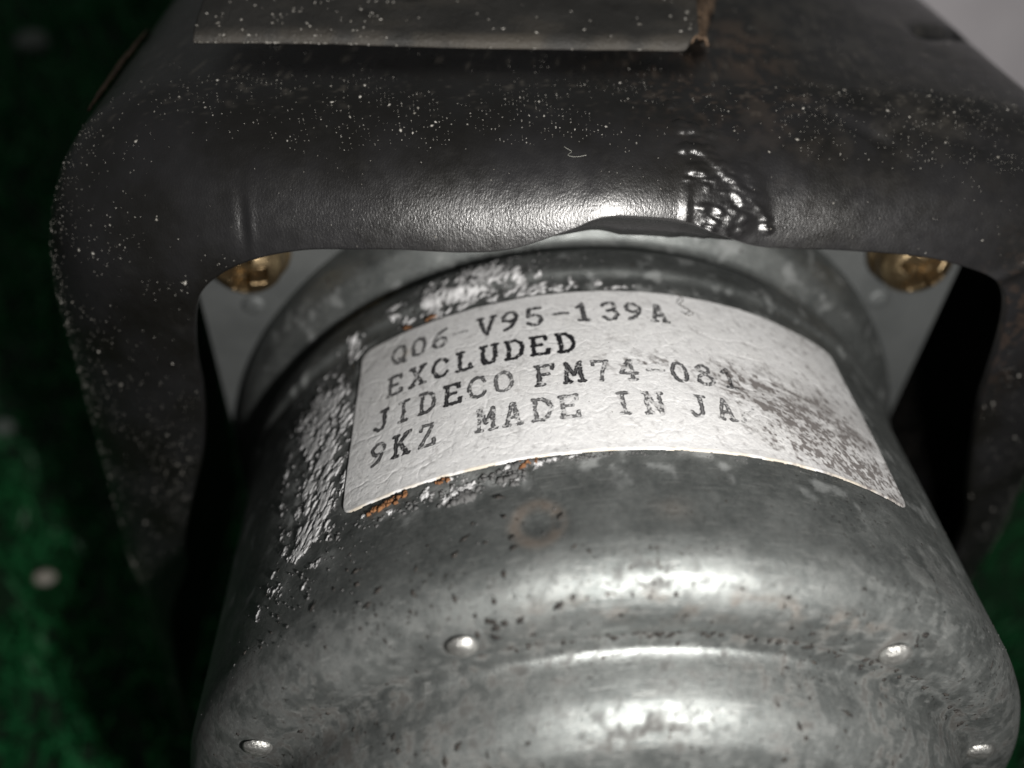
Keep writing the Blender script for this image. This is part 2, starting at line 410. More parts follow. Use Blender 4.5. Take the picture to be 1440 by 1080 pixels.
# mounting plate behind the can: rounded square of sheet steel
bm = bmesh.new(); out = []
def corner(cx, cz, r, a0, n=8): return [(cx+r*math.cos(math.radians(a0+90*i/n)), cz+r*math.sin(math.radians(a0+90*i/n))) for i in range(n+1)]
W = 1.105; T = 1.10; rc = .16
for x, z in corner(W-rc, T-rc, rc, 0)+corner(-W+rc, T-rc, rc, 90)+corner(-W+rc, -T+rc, rc, 180)+corner(W-rc, -T+rc, rc, 270): out.append((x, z))
f = [bm.verts.new((x, 2.02, z)) for x, z in out]; b = [bm.verts.new((x, 2.09, z)) for x, z in out]
bm.faces.new(f); bm.faces.new(b[::-1])
for i in range(len(f)): bm.faces.new((f[i], b[i], b[(i+1) % len(f)], f[(i+1) % len(f)]))
bmesh.ops.bevel(bm, geom=[e for e in bm.edges if all(abs(v.co.y-2.02) < 1e-5 for v in e.verts)], offset=.012, segments=2, affect='EDGES')
plate = bm_obj('mounting_plate', bm, M_plate, motor, sm=False)
for x, z in ((-.955, .66), (-.86, .615), (.90, .70)):
    d = dome('pip', .035, .014, M_plate, plate, x*7); d.location = (x, 2.02, z); d.rotation_euler = (math.radians(90), 0, 0)

# gearbox housing behind the plate
bm = bmesh.new(); bmesh.ops.create_cube(bm, size=1)
for v in bm.verts: v.co = Vector((v.co.x*1.9, 2.95+v.co.y*1.7, -.15+v.co.z*2.0))
bmesh.ops.bevel(bm, geom=bm.edges[:], offset=.22, segments=5, affect='EDGES')
bm_obj('gearbox_housing', bm, M_cast, motor)

# yellow plated pan-head screws with a cross recess
def screw(cx, cz, rot):
    seg = 64; rad = np.linspace(0, 1, 44)
    A = np.linspace(0, 2*math.pi, 96, endpoint=False)
    AA, RA = np.meshgrid(A, rad, indexing='ij')
    r = .100; x = RA*r*np.cos(AA); z = RA*r*np.sin(AA)
    y = -.115*np.sqrt(np.clip(1-(RA*.93)**2, 0, 1))**.75
    xr = x*math.cos(rot)-z*math.sin(rot); zr = x*math.sin(rot)+z*math.cos(rot)
    arm = np.minimum(np.abs(xr), np.abs(zr)); ln = np.maximum(np.abs(xr), np.abs(zr))
    y = y+.060*sstep(.026, .014, arm)*sstep(.070, .050, ln)
    G = v3(x, y, z)
    o = grid_mesh('screw', np.concatenate([G, v3(x[:, -1:]*1.0, y[:, -1:]*0-.0, z[:, -1:]*1.0)], 1), M_brass, motor, wrap=True, flip=True)
    o.location = (cx, 2.0-.02, cz)
    bm = bmesh.new(); bmesh.ops.create_cone(bm, cap_ends=True, segments=48, radius1=.112, radius2=.112, depth=.03)
    bmesh.ops.bevel(bm, geom=[e for e in bm.edges if abs(e.verts[0].co.z-e.verts[1].co.z) < 1e-5], offset=.006, segments=2, affect='EDGES')
    wsh = bm_obj('washer', bm, M_brass, o); wsh.rotation_euler = (math.radians(90), 0, 0); wsh.location = (0, .012, 0)
screw(.91, .893, .5); screw(-.93, .875, .2)

# ---------------------------------------------------------------- the label
LT0, LT1, LH0, LH1 = -.643, .640, 1.117, 1.637
nu, nv = 980, 400
tu = np.linspace(LT0, LT1, nu); hv = np.linspace(LH0, LH1, nv)
TU, HV = np.meshgrid(tu, hv, indexing='ij')
GLY = {  # strokes in a 1 x 1 cell
 'Q': [[(.5,1),(.2,.9),(.05,.6),(.05,.4),(.2,.1),(.5,0),(.8,.1),(.95,.4),(.95,.6),(.8,.9),(.5,1)],[(.55,.28),(1,-.06)]],
 '0': [[(.5,1),(.22,.9),(.08,.6),(.08,.4),(.22,.1),(.5,0),(.78,.1),(.92,.4),(.92,.6),(.78,.9),(.5,1)]],
 'O': [[(.5,1),(.2,.9),(.02,.6),(.02,.4),(.2,.1),(.5,0),(.8,.1),(.98,.4),(.98,.6),(.8,.9),(.5,1)]],
 '6': [[(.85,.98),(.5,.88),(.15,.5),(.1,.25),(.3,.02),(.65,0),(.9,.2),(.85,.45),(.55,.55),(.2,.42)]],
 '9': [[(.15,.02),(.5,.1),(.85,.5),(.92,.75),(.7,.98),(.35,1),(.1,.8),(.15,.55),(.45,.45),(.85,.58)]],
 '-': [[(.05,.5),(.95,.5)]],
 'V': [[(.05,1),(.5,0),(.95,1)],[(-.05,1),(.2,1)],[(.8,1),(1.05,1)]],
 '5': [[(.88,1),(.2,1),(.15,.55),(.5,.62),(.85,.5),(.92,.25),(.65,.0),(.3,0),(.08,.15)]],
 '1': [[(.2,.82),(.5,1),(.5,0)],[(.2,0),(.82,0)]],
 '3': [[(.1,.88),(.35,1),(.7,1),(.88,.78),(.7,.56),(.4,.53)],[(.7,.54),(.95,.3),(.75,.02),(.35,0),(.08,.14)]],
 'A': [[(.12,0),(.45,1),(.55,1),(.88,0)],[(.25,.36),(.75,.36)],[(0,0),(.28,0)],[(.72,0),(1,0)]],
 'E': [[(.12,0),(.12,1)],[(0,1),(.88,1),(.88,.82)],[(.12,.52),(.62,.52)],[(0,0),(.92,0),(.92,.2)]],
 'X': [[(.12,1),(.88,0)],[(.88,1),(.12,0)],[(0,1),(.26,1)],[(.74,1),(1,1)],[(0,0),(.28,0)],[(.72,0),(1,0)]],
 'C': [[(.95,.75),(.8,.95),(.5,1),(.2,.9),(.04,.6),(.04,.4),(.2,.1),(.5,0),(.8,.05),(.97,.22)]],
 'L': [[(.3,0),(.3,1)],[(.1,1),(.5,1)],[(.08,0),(.95,0),(.95,.24)]],
 'U': [[(.12,1),(.12,.3),(.28,.04),(.5,0),(.72,.04),(.88,.3),(.88,1)],[(0,1),(.3,1)],[(.7,1),(1,1)]],
 'D': [[(.14,0),(.14,1)],[(0,1),(.55,1),(.85,.82),(.97,.5),(.85,.18),(.55,0),(0,0)]],
 'J': [[(.68,1),(.68,.2),(.5,.02),(.25,0),(.05,.18)],[(.45,1),(.92,1)]],
 'I': [[(.5,0),(.5,1)],[(.25,1),(.75,1)],[(.25,0),(.75,0)]],
 'F': [[(.15,0),(.15,1)],[(0,1),(.92,1),(.92,.8)],[(.15,.52),(.65,.52)],[(.0,0),(.35,0)]],
 'M': [[(.1,0),(.12,1),(.5,.35),(.88,1),(.9,0)],[(-.05,0),(.26,0)],[(.74,0),(1.05,0)]],
 '7': [[(.08,.82),(.08,1),(.92,1),(.55,.45),(.48,0)]],
 '4': [[(.68,0),(.68,1),(.55,1),(.05,.32),(.95,.32)],[(.45,0),(.9,0)]],
 '8': [[(.5,.55),(.2,.68),(.18,.88),(.4,1),(.6,1),(.82,.88),(.8,.68),(.5,.55),(.12,.38),(.08,.15),(.35,0),(.65,0),(.92,.15),(.88,.38),(.5,.55)]],
 'K': [[(.15,0),(.15,1)],[(.88,1),(.2,.45)],[(.4,.6),(.9,0)],[(0,1),(.3,1)],[(0,0),(.32,0)],[(.72,0),(1.02,0)],[(.72,1),(1,1)]],
 'Z': [[(.1,.8),(.12,1),(.9,1),(.1,0),(.92,0),(.92,.24)]],
 'N': [[(.12,0),(.12,1),(.88,0),(.88,1)],[(-.02,1),(.15,1)],[(-.02,0),(.28,0)],[(.72,1),(1.02,1)]],
 'P': [[(.15,0),(.15,1)],[(0,1),(.6,1),(.9,.88),(.9,.62),(.6,.5),(.15,.5)],[(0,0),(.35,0)]],
}
LINES = [  # row height, then (character, angle of its centre, strength of the ink)
 (1.554, [('Q',-.523,.66),('0',-.470,.66),('6',-.415,.70),('-',-.362,.30),('V',-.299,.82),('9',-.243,.85),('5',-.187,.80),('-',-.128,.6),('1',-.074,.78),('3',-.013,.78),('9',.042,.78),('A',.102,.74)]),
 (1.450, [('E',-.527,.72),('X',-.469,.80),('C',-.412,.86),('L',-.356,.86),('U',-.296,.90),('D',-.238,.94),('E',-.181,.96),('D',-.123,.96)]),
 (1.350, [('J',-.555,.78),('I',-.500,.72),('D',-.440,.74),('E',-.380,.86),('C',-.325,.72),('O',-.266,.60),('F',-.176,.74),('M',-.116,.80),('7',-.058,.66),('4',.001,.60),('-',.058,.5),('0',.113,.68),('8',.169,.66),('1',.226,.66)]),
 (1.248, [('9',-.557,.70),('K',-.499,.80),('Z',-.438,.64),('M',-.307,.64),('A',-.250,.62),('D',-.190,.58),('E',-.133,.58),('I',-.023,.58),('N',.039,.60),('J',.133,.62),('A',.192,.58),('P',.243,.30),('A',.302,.12),('N',.360,.06)]),
]
ink = np.zeros_like(TU)
nw1 = fbm(v3(TU*110, HV*110), 3); nw2 = fbm(v3(TU*240+7, HV*240), 2); warp = (fbm(v3(TU*60+3, HV*60), 2)-.5)*.006
gw, gh = .0375, .060
for hc, row in LINES:
    for ch, tc, st in row:
        m = (np.abs(tu-tc) < .034), (np.abs(hv-hc) < .045)
        i0, i1 = np.where(m[0])[0][[0, -1]]; j0, j1 = np.where(m[1])[0][[0, -1]]
        S = np.s_[i0:i1+1, j0:j1+1]
        x = TU[S]+warp[S]-(tc-gw/2); y = HV[S]+warp[S]*.7-(hc-gh/2)
        best = np.full(x.shape, 9.)
        for pl in GLY[ch]:
            for (ax, ay), (bx_, by_) in zip(pl, pl[1:]):
                ax_, ay_, cx, cy = ax*gw, ay*gh, bx_*gw, by_*gh
                dx, dy = cx-ax_, cy-ay_; L2 = dx*dx+dy*dy+1e-12
                tt = np.clip(((x-ax_)*dx+(y-ay_)*dy)/L2, 0, 1)
                best = np.minimum(best, np.hypot(x-ax_-tt*dx, y-ay_-tt*dy))
        wline = .0040+.0014*st
        body = sstep(wline+.0014, wline-.0012, best+(nw2[S]-.5)*.004)
        mott = sstep(.66-.48*st, .80-.50*st, nw1[S]*.55+nw2[S]*.45)
        edge = sstep(.0, wline, best)                    # worn middles, darker rims
        ink[S] = np.maximum(ink[S], body*np.clip(mott*(.70+.30*edge)*(.55+.45*st)+.30*st, 0, 1))
stk = fbm(v3(TU*16+HV*3, (HV+.22*TU)*95), 4); stk2 = fbm(v3(TU*70, HV*70+TU*25), 4); big = fbm(v3(TU*7, HV*9)+4, 3)
def lb(t0, h0, s1, s2, ang=0):
    c, s_ = math.cos(ang), math.sin(ang); a = (TU-t0)*c+(HV-h0)*s_; b = -(TU-t0)*s_+(HV-h0)*c
    return np.exp(-(a/s1)**2-(b/s2)**2)
fine_ = fbm(v3(TU*150, HV*150+TU*40), 3)
grm = lb(.40, 1.335, .17, .040, -.28)*sstep(.36, .72, stk)*.85
grm += lb(.30, 1.285, .12, .030, -.15)*sstep(.34, .70, stk)*.8
grm += lb(.46, 1.24, .17, .065, -.25)*sstep(.36, .74, .5*stk2+.5*fine_)*.8
grm += lb(.37, 1.185, .12, .040, -.1)*sstep(.40, .72, .5*stk2+.5*fine_)*.8
grm += lb(.25, 1.36, .06, .05)*sstep(.45, .62, stk2)*.7
grm += lb(.05, 1.375, .10, .03)*sstep(.52, .68, stk2)*.5
grm += lb(.52, 1.17, .15, .06)*sstep(.38, .7, .5*stk2+.5*fine_)*.6
grm += .30*sstep(.10, .62, TU)*sstep(.5, .7, stk2)
grm += .22*sstep(.60, .76, stk2)
grm *= .55+.9*sstep(.3, .7, fine_)
grm += .30*sstep(.05, .40, TU)*sstep(.20, .65, fbm(v3(TU*20, HV*30+TU*6), 4))*sstep(1.46, 1.36, HV)
grm += .38*sstep(.22, .60, TU)*(1-sstep(1.42, 1.50, HV+.10*(TU-.2)))*sstep(.30, .65, big)
cream = sstep(.009, .002, HV-LH0)*sstep(.35, .6, fbm(v3(TU*30, HV*30), 3))*.9+.35*lb(-.55, 1.545, .05, .03)*0
cream += .5*lb(-.504, 1.548, .012, .014)
crk = fbm(v3(TU*26, HV*26), 4)-.5; crk2 = np.abs(fbm(v3(TU*15+9, HV*15), 3)-.5)
crk3 = np.abs(fbm(v3(TU*45+2+HV*20, HV*45-TU*12), 3)-.5)
rcor = .035
dxe = np.minimum(TU-LT0, LT1-TU); dye = np.minimum(HV-LH0, LH1-HV)
dxc = np.clip(rcor*1.0-dxe, 0, None); dyc = np.clip(rcor-dye, 0, None)
inside = rcor-np.hypot(dxc, dyc); ed = np.minimum(np.minimum(dxe, dye), inside)
ragged = ed+(fbm(v3(TU*40+3, HV*40), 3)-.5)*.005
lift = .0035*sstep(-.001, .005, ragged)+.001*sstep(.03, 0, HV-LH0)
rel = .0014*crk-.0005*np.exp(-(crk2/.03)**2)-.0003*np.exp(-(crk3/.04)**2)
RL = 1.0+lift+rel*sstep(.0, .02, ed)+np.interp(HV, H[H > .93], R[H > .93])-1.0
# follow the can's own unevenness
RL += .010*(fbm(v3(np.sin(TU)*2, HV*2, np.cos(TU)*2)*1.2, 3)-.5)
Gl = v3(np.sin(TU)*RL, HV, np.cos(TU)*RL)
kp = ragged[:-1, :-1] > 0
label = grid_mesh('paper_label', Gl, M_label, motor, keep=kp, attrs=dict(ink=np.clip(ink, 0, 1), grime=np.clip(grm, 0, 1), cream=np.clip(cream, 0, 1)))

# ---------------------------------------------------------------- white corrosion crust around the label
tc = np.linspace(-1.02, .12, 620); hc_ = np.linspace(.98, 1.86, 470)
TC, HC = np.meshgrid(tc, hc_, indexing='ij')
def cb(t0, h0, a, b): return np.exp(-((TC-t0)/a)**2-((HC-h0)/b)**2)
mask = 1.35*cb(-.31, 1.725, .12, .055)+1.2*cb(-.19, 1.665, .11, .022)+.8*cb(-.42, 1.690, .07, .03)+.55*cb(-.34, 1.80, .03, .04)
mask += 1.0*cb(-.675, 1.675, .035, .055)+.7*cb(-.52, 1.735, .03, .03)+.5*cb(-.50, 1.68, .05, .02)
mask += 1.05*cb(-.785, 1.55, .075, .085)+1.0*cb(-.73, 1.42, .085, .11)+.9*cb(-.70, 1.28, .065, .08)+.70*cb(-.75, 1.13, .06, .07)+.8*cb(-.70, 1.15, .05, .06)
mask += .25*cb(-.76, 1.32, .12, .28)+.35*cb(-.80, 1.02, .08, .06)+.75*cb(-.50, 1.085, .10, .016)+.85*cb(-.36, 1.06, .03, .016)+.8*cb(-.25, 1.108, .10, .011)+.5*cb(-.12, 1.108, .06, .008)
mask += .6*cb(-.04, 1.655, .08, .012)+.5*cb(-.30, 1.08, .06, .02)
st_ = TC*.8+HC*.55
c1 = fbm(v3(TC*34, HC*34), 5, .6); c2 = fbm(v3((TC-HC*.6)*95, (HC+TC*.5)*55)+3, 4, .6)
hgt = mask*.95+(c1-.5)*2.6+(c2-.5)*2.6-.84
dl = np.maximum(np.abs(TC-(LT0+LT1)/2)-(LT1-LT0)/2, np.maximum(LH0-HC, HC-LH1))
hgt = np.where(dl < .002, -1, hgt); hgt = np.where(mask < .10, -1, hgt)
hz = np.clip(hgt, -.15, .8)
rb = r_can(HC)+.010*(fbm(v3(np.sin(TC)*2, HC*2, np.cos(TC)*2)*1.2, 3)-.5)
RC_ = rb+.0052*np.clip(hz, -.15, .45)*(.7+.6*c2)+.0008
Gc = v3(np.sin(TC)*RC_, HC, np.cos(TC)*RC_)
kp = (hgt[:-1, :-1] > -.12)
crust = grid_mesh('corrosion_crust', Gc, M_salt, can, keep=kp, attrs=dict(thick=sstep(-.12, .22, hgt)*(.55+.45*sstep(.3, .6, c2)))); crust['kind'] = 'stuff'
# loose salt crumbs and orange rust grains along the label's edges
def on_can(t, h, extra=0.0):
    r = r_can(h)+extra; return v3(np.sin(t)*r, h, np.cos(t)*r), v3(np.sin(t), 0*t, np.cos(t))
r2 = np.random.default_rng(21)
T_, H_, S_ = [], [], []
for t0, h0, st1, sh1, n_, s0 in ((-.36,1.058,.010,.008,26,.010),(-.31,1.083,.05,.012,30,.005),(-.27,1.086,.03,.010,20,.006),(-.242,1.111,.012,.004,26,.008),(-.15,1.108,.05,.004,40,.004),(-.5,1.075,.08,.012,50,.005),
        (-.02,1.108,.2,.003,60,.0025),(-.75,1.3,.12,.25,260,.003),(-.3,1.75,.15,.06,160,.0032),(-.65,1.62,.15,.1,90,.003),(.1,1.65,.2,.012,40,.003),(-.30,1.00,.35,.08,70,.0022),(.1,.9,.6,.05,120,.0018)):
    T_.append(r2.normal(t0, st1, n_)); H_.append(r2.normal(h0, sh1, n_)); S_.append(s0*r2.uniform(.4, 1.4, n_))
T_, H_, S_ = map(np.concatenate, (T_, H_, S_))
ok = ~((np.abs(T_) < .642) & (H_ > 1.116) & (H_ < 1.638)); T_, H_, S_ = T_[ok], H_[ok], S_[ok]
P, N = on_can(T_, H_)
o = crumbs('salt_crumbs', P, N, S_, M_salt, can, 3); o['kind'] = 'stuff'
T_ = np.r_[r2.normal(-.515, .016, 26)[:14], r2.normal(-.545, .02, 22)[:10], r2.normal(-.485, .01, 14)[:5], r2.normal(-.40, .006, 8), r2.normal(-.505, .006, 6), r2.normal(-.435, .006, 6), r2.normal(-.22, .02, 8)]
H_ = np.r_[r2.normal(1.098, .006, 26)[:14], r2.normal(1.094, .006, 22)[:10], r2.normal(1.108, .004, 14)[:5], r2.normal(1.108, .003, 8), r2.normal(1.648, .004, 6), r2.normal(1.652, .004, 6), r2.normal(1.112, .004, 8)]
P, N = on_can(T_, H_, .003)
o = crumbs('rust_grains', P, N, .0060*r2.uniform(.4, 1.2, len(T_)), M_rustc, can, 4); o['kind'] = 'stuff'

# black grime specks stuck on the shoulder, the end face and the boss
kk = r2.choice(np.arange(len(H)), 1500, p=(lambda w: w/w.sum())(np.where(H < 1.0, 1.0, .12)*np.where(R > .2, R, 0)))
tt_ = r2.normal(.1, .62, 1500)
cl = fbm(v3(np.sin(tt_)*R[kk]*7, H[kk]*7, np.cos(tt_)*R[kk]*7), 3)
kp2 = (r2.random(1500) < 2.2*np.clip(cl-.36, 0, 1)) & (np.abs(tt_) < 1.5); kk, tt_ = kk[kp2], tt_[kp2]
tt_ = np.r_[tt_, r2.normal(.02, .11, 44), r2.normal(.62, .10, 30), r2.normal(.1, .45, 70)]
kk = np.r_[kk, np.argmin(np.abs(np.where(R > .97, H, 9)-.889))+r2.integers(-2, 3, 44), np.argmin(np.abs(np.where(R > .97, H, 9)-.93))+r2.integers(-5, 6, 30), np.argmin(np.abs(R-.860))+r2.integers(-1, 2, 70)]
tH = np.gradient(H); tR = np.gradient(R); nl_ = np.hypot(tH, tR); nh_, nr_ = -tR[kk]/nl_[kk], tH[kk]/nl_[kk]
P = v3(np.sin(tt_)*R[kk], H[kk], np.cos(tt_)*R[kk]); N_ = v3(np.sin(tt_)*nr_, nh_, np.cos(tt_)*nr_)
o = crumbs('grime_specks', P, N_, .0042*r2.uniform(.3, 1.6, len(kk)), M_grime, can, 14, .35, 2.2); o['kind'] = 'stuff'

# the fine hair lying on the label
def tube(name, pts, r, mat, parent, seg=6):
    P = catmull(pts, np.linspace(0, len(pts)-1, len(pts)*7)); n = len(P)
    T = np.gradient(P, axis=0); T /= np.linalg.norm(T, axis=1, keepdims=True)
    U = np.cross(T, (0.1, .3, .9)); U /= np.linalg.norm(U, axis=1, keepdims=True); W_ = np.cross(T, U)
    a = np.arange(seg)*2*math.pi/seg
    G = P[:, None]+r*(U[:, None]*np.cos(a)[None, :, None]+W_[:, None]*np.sin(a)[None, :, None])
    G = np.concatenate([G, G[:, :1]], 1)
    return grid_mesh(name, G, mat, parent)
M_hair = mat_simple('dark_hair', (.04, .035, .03), (.08, .07, .06), 30)
pts = [((np.sin(t)*1.016), h, np.cos(t)*1.016) for t, h in ((.142, 1.636), (.158, 1.620), (.166, 1.600), (.155, 1.580), (.170, 1.562), (.182, 1.552), (.168, 1.540), (.158, 1.545))]
hr = tube('hair', pts, .0009, M_hair, None)
tag(hr, 'fine dark curled hair lying on the label after the first line', 'hair')

# ---------------------------------------------------------------- the black pressed bracket
u, tpar, G = bracket_base(860, 130, 62)
nt = 130
B = G.copy()
x, y, z = G[..., 0], G[..., 1], G[..., 2]
# surface normals of the smooth shape
du = np.gradient(G, axis=0); dv = np.gradient(G, axis=1)
N = np.cross(du, dv); N /= np.linalg.norm(N, axis=-1, keepdims=True)+1e-9
if N[430, 60, 2] < 0: N = -N
def g3(c, r, sx=1, sy=1, sz=1): return np.exp(-(((x-c[0])/sx)**2+((y-c[1])/sy)**2+((z-c[2])/sz)**2)/r**2)
D = .012*(fbm(G*2.2, 2)-.5)+.0005*(fbm(G*14, 3)-.5)
# pressed waves along the lower edge and the legs
D -= .010*g3((.14, 1.61, 1.24), .05, .35, 2, 1.6)*0
D += .005*g3((.130, 1.61, 1.235), .04, .22, 1, 1.5)      # fold beside the weld
D += .034*np.exp(-((x+.22)/.36)**2)*sstep(1.90, 1.66, y)
D -= .0035*g3((-.825, 1.625, 1.185), .04, .3, 1, 1.5); D += .003*g3((-.810, 1.625, 1.185), .04, .22, 1, 1.5)
# sunk creases on the right shoulder
def crease(pts_, r, amp):
    d = np.full(x.shape, 9.)
    for p, q_ in zip(pts_, pts_[1:]):
        p = np.array(p); q_ = np.array(q_); e = q_-p
        tt = np.clip(((G-p)@e)/(e@e), 0, 1); d = np.minimum(d, np.linalg.norm(G-p-tt[..., None]*e, axis=-1))
    return amp*np.exp(-(d/r)**2)
D += crease([(.44, 1.83, 1.379), (.50, 1.80, 1.366), (.56, 1.765, 1.35), (.60, 1.74, 1.335)], .022, -.011)
D += crease([(.70, 1.79, 1.35), (.80, 1.765, 1.335), (.90, 1.75, 1.313), (.98, 1.74, 1.29)], .030, -.014)
D += crease([(.93, 2.36, 1.362), (1.02, 2.42, 1.34), (1.12, 2.5, 1.30)], .03, -.03)
# round soft boss outline at the right corner
rr_ = np.sqrt((x-.86)**2+((z-1.20)*1.1)**2+((y-1.66)*.9)**2)
D += .006*np.exp(-((rr_-.16)/.018)**2)*(x > .84)
# weld spatter: blisters and ridges
wr = np.random.default_rng(5); DW = np.zeros_like(D)
bl = []
def chain(p, q_, n_, s0, jit):
    p = np.array(p); q_ = np.array(q_)
    for i in range(n_): bl.append((p+(q_-p)*(i/(max(1, n_-1)))+wr.normal(0, jit, 3), s0*wr.uniform(.5, 1.4)))
chain((.113, 1.82, 1.38), (.12, 1.80, 1.375), 4, .010, .006)
chain((.112, 1.75, 1.357), (.150, 1.742, 1.352), 9, .0105, .008)
chain((.122, 1.70, 1.328), (.172, 1.70, 1.328), 9, .0078, .002)
chain((.178, 1.705, 1.330), (.186, 1.735, 1.345), 7, .0065, .001)
chain((.147, 1.665, 1.298), (.155, 1.672, 1.302), 6, .009, .005)
chain((.175, 1.69, 1.312), (.205, 1.683, 1.306), 10, .0065, .007)
chain((.200, 1.675, 1.300), (.304, 1.633, 1.224), 26, .0065, .003)
chain((.240, 1.650, 1.262), (.270, 1.642, 1.247), 10, .0075, .006)
chain((.304, 1.633, 1.224), (.326, 1.614, 1.183), 10, .008, .002)
chain((.17, 1.65, 1.27), (.19, 1.66, 1.28), 8, .005, .016)
for i in range(46):
    c = np.array((.217, 1.618, 1.218))+np.array((wr.normal(0, .030), wr.normal(0, .006), wr.normal(0, .018))); bl.append((c, wr.uniform(.004, .010)))
for i in range(24):
    c = np.array((.20, 1.66, 1.285))+np.array((wr.normal(0, .06), wr.normal(0, .04), wr.normal(0, .04))); bl.append((c, wr.uniform(.002, .005)))
win = (x > -.05) & (x < .5) & (z > 1.1) & (y < 1.95)
ii = np.where(win); Pw = G[ii]
acc = np.zeros(len(Pw))
for c, r_ in bl:
    r_ = r_*.95
    d2 = ((Pw-c)**2).sum(1)
    j = d2.argmin(); d2 = ((Pw-Pw[j])**2).sum(1)
    acc = np.maximum(acc, r_*.78*np.clip(1-d2/(r_*1.3)**2, 0, 1)**.6)
DW[ii] = acc
D += DW
# a raised dried-paint skin around them
skin = g3((.22, 1.64, 1.245), .085, 1.15, 1, 1)
D += .005*sstep(.25, .55, skin+.25*(fbm(G*40, 3)-.5))*(x < .36)*sstep(.12, .19, x)
B = G+N*D[..., None]
# fine random bumps, small paint grit
B += N*(.0002*(fbm(G*95, 2)-.5)*2)[..., None]
# turned-in lip below the front edge: extra rows, deeper where the edge is pushed up
base_z = np.interp(G[:, 0, 0], [-1.4, -.5, -.3, -.18, -.1, 0, .12, .2, .3, .42, 1.4], [0, 0, .004, .016, .040, .082, .078, .040, .006, 0, 0])
lip = []
for kk in (1., .75, .5, .25):
    Lr = B[:, 0].copy(); Lr[:, 2] -= base_z*kk**1.2; Lr[:, 1] += .020*np.sin(kk*math.pi/2)+.008*kk+base_z*.35*kk
    lip.append(Lr)
B = np.concatenate([np.stack(lip, 1), B], 1); nl = len(lip)
G2 = np.concatenate([np.stack(lip, 1), G], 1)
x, y, z = G2[..., 0], G2[..., 1], G2[..., 2]
nz = fbm(G2*22, 4); nz2 = fbm(G2*70, 3)
col = np.arange(B.shape[1])[None, :]+0*B[..., 0]
rustb = 0*nz
rustb += g3((-1.25, 2.25, 1.225), .10, .5, 1.4, .5)*0 if False else 0
def g4(c, sx, sy, sz): return np.exp(-((x-c[0])/sx)**2-((y-c[1])/sy)**2-((z-c[2])/sz)**2)
rustb = rustb+.5*g4((.18, 1.98, 1.39), .16, .16, .1)*sstep(.50, .68, nz2)+.8*g4((.36, 2.15, 1.39), .10, .25, .1)*sstep(.46, .62, nz)
rustb += .9*g4((-1.235, 2.2, 1.22), .05, .25, .06)*sstep(.36, .5, nz)+.12*g4((1.0, 1.65, 1.02), .16, .2, .14)*sstep(.52, .66, nz2)+.2*g4((1.02, 1.62, .9), .1, .1, .2)*sstep(.5, .65, nz2)
rustb += .0*g4((-.9, 1.9, 1.38), .3, .2, .1)*sstep(.58, .7, nz2)
dustb = .5*sstep(.62, .80, nz2)*sstep(1.72, 1.95, y)+.35*g4((.6, 2.4, 1.38), .5, .5, .2)*sstep(.45, .65, nz)
br = grid_mesh('mounting_bracket', B, M_paint, motor, attrs=dict(rust=np.clip(rustb, 0, 1), dust=np.clip(dustb, 0, 1)))
sol = br.modifiers.new('sheet', 'SOLIDIFY'); sol.thickness = .018; sol.offset = -1; sol.use_quality_normals = False
# dust specks and grit on the paint
r3 = np.random.default_rng(33)
ns_, nt_ = G.shape[:2]
cnt = 8200
si = r3.integers(2, ns_-2, cnt*3); tj = r3.integers(2, nt_-2, cnt*3)
leg = (si < 300) | (si > 600)
pr = np.where((tj < 60) & ~leg, .12, 1.0)*np.where(si > 560, .45, 1)*(.10+1.5*sstep(.35, .7, fbm(G[si, tj]*9, 4)))*np.where((si > 215) & (si < 330) & (tj < 80), .4, 1)
pr = pr*(.25+.75*sstep(-.7, .2, G[si, tj][:, 2]))
kp_ = r3.random(cnt*3) < pr*.9; si, tj = si[kp_][:cnt], tj[kp_][:cnt]
P = B[si, tj+nl]+N[si, tj]*.0005; sz = .0009*r3.uniform(.4, 1.4, len(si))*np.where(r3.random(len(si)) < .05, 2.8, 1)*np.where(si < 300, 1.2, 1)
o = crumbs('dust_specks', P, N[si, tj], sz, M_dust, br, 8, .6, 2.2); o['kind'] = 'stuff'
# fibres of lint
def surf(i, j): return B[int(i), int(j)+nl]+N[int(i), int(j)]*.003
M_lint = mat_simple('grey_lint', (.25, .25, .22), (.4, .4, .36), 20)
lintpts = []
for k_ in range(2):
    i, j = r3.integers(190, 420), r3.integers(35, 100); a_ = r3.random()*6.28; pp = []
    for q_ in range(6):
        pp.append(tuple(surf(np.clip(i, 2, ns_-3), np.clip(j, 2, nt_-3)))); a_ += r3.normal(0, .9); i += 3*math.cos(a_); j += 2.2*math.sin(a_)
    lintpts.append(pp)
bmL = None
Gs = []
for pp in lintpts: Gs.append(pp)
vs, fs = [], []
for pp in Gs:
    P_ = catmull(pp, np.linspace(0, len(pp)-1, 26)); T = np.gradient(P_, axis=0); T /= np.linalg.norm(T, axis=1, keepdims=True)
    U = np.cross(T, (.2, .3, .9)); U /= np.linalg.norm(U, axis=1, keepdims=True); W_ = np.cross(T, U); o0 = len(vs)
    for p, uu_, ww_ in zip(P_, U, W_):
        for a_ in (0, 2.09, 4.19): vs.append(p+.0004*(uu_*math.cos(a_)+ww_*math.sin(a_)))
    for i in range(len(P_)-1):
        for k_ in range(3): fs.append((o0+i*3+k_, o0+i*3+(k_+1) % 3, o0+i*3+3+(k_+1) % 3, o0+i*3+3+k_))
me = bpy.data.meshes.new('lint'); me.from_pydata([tuple(v) for v in vs], [], fs); me.update()
o = link('lint', me, M_lint, br); o['kind'] = 'stuff'

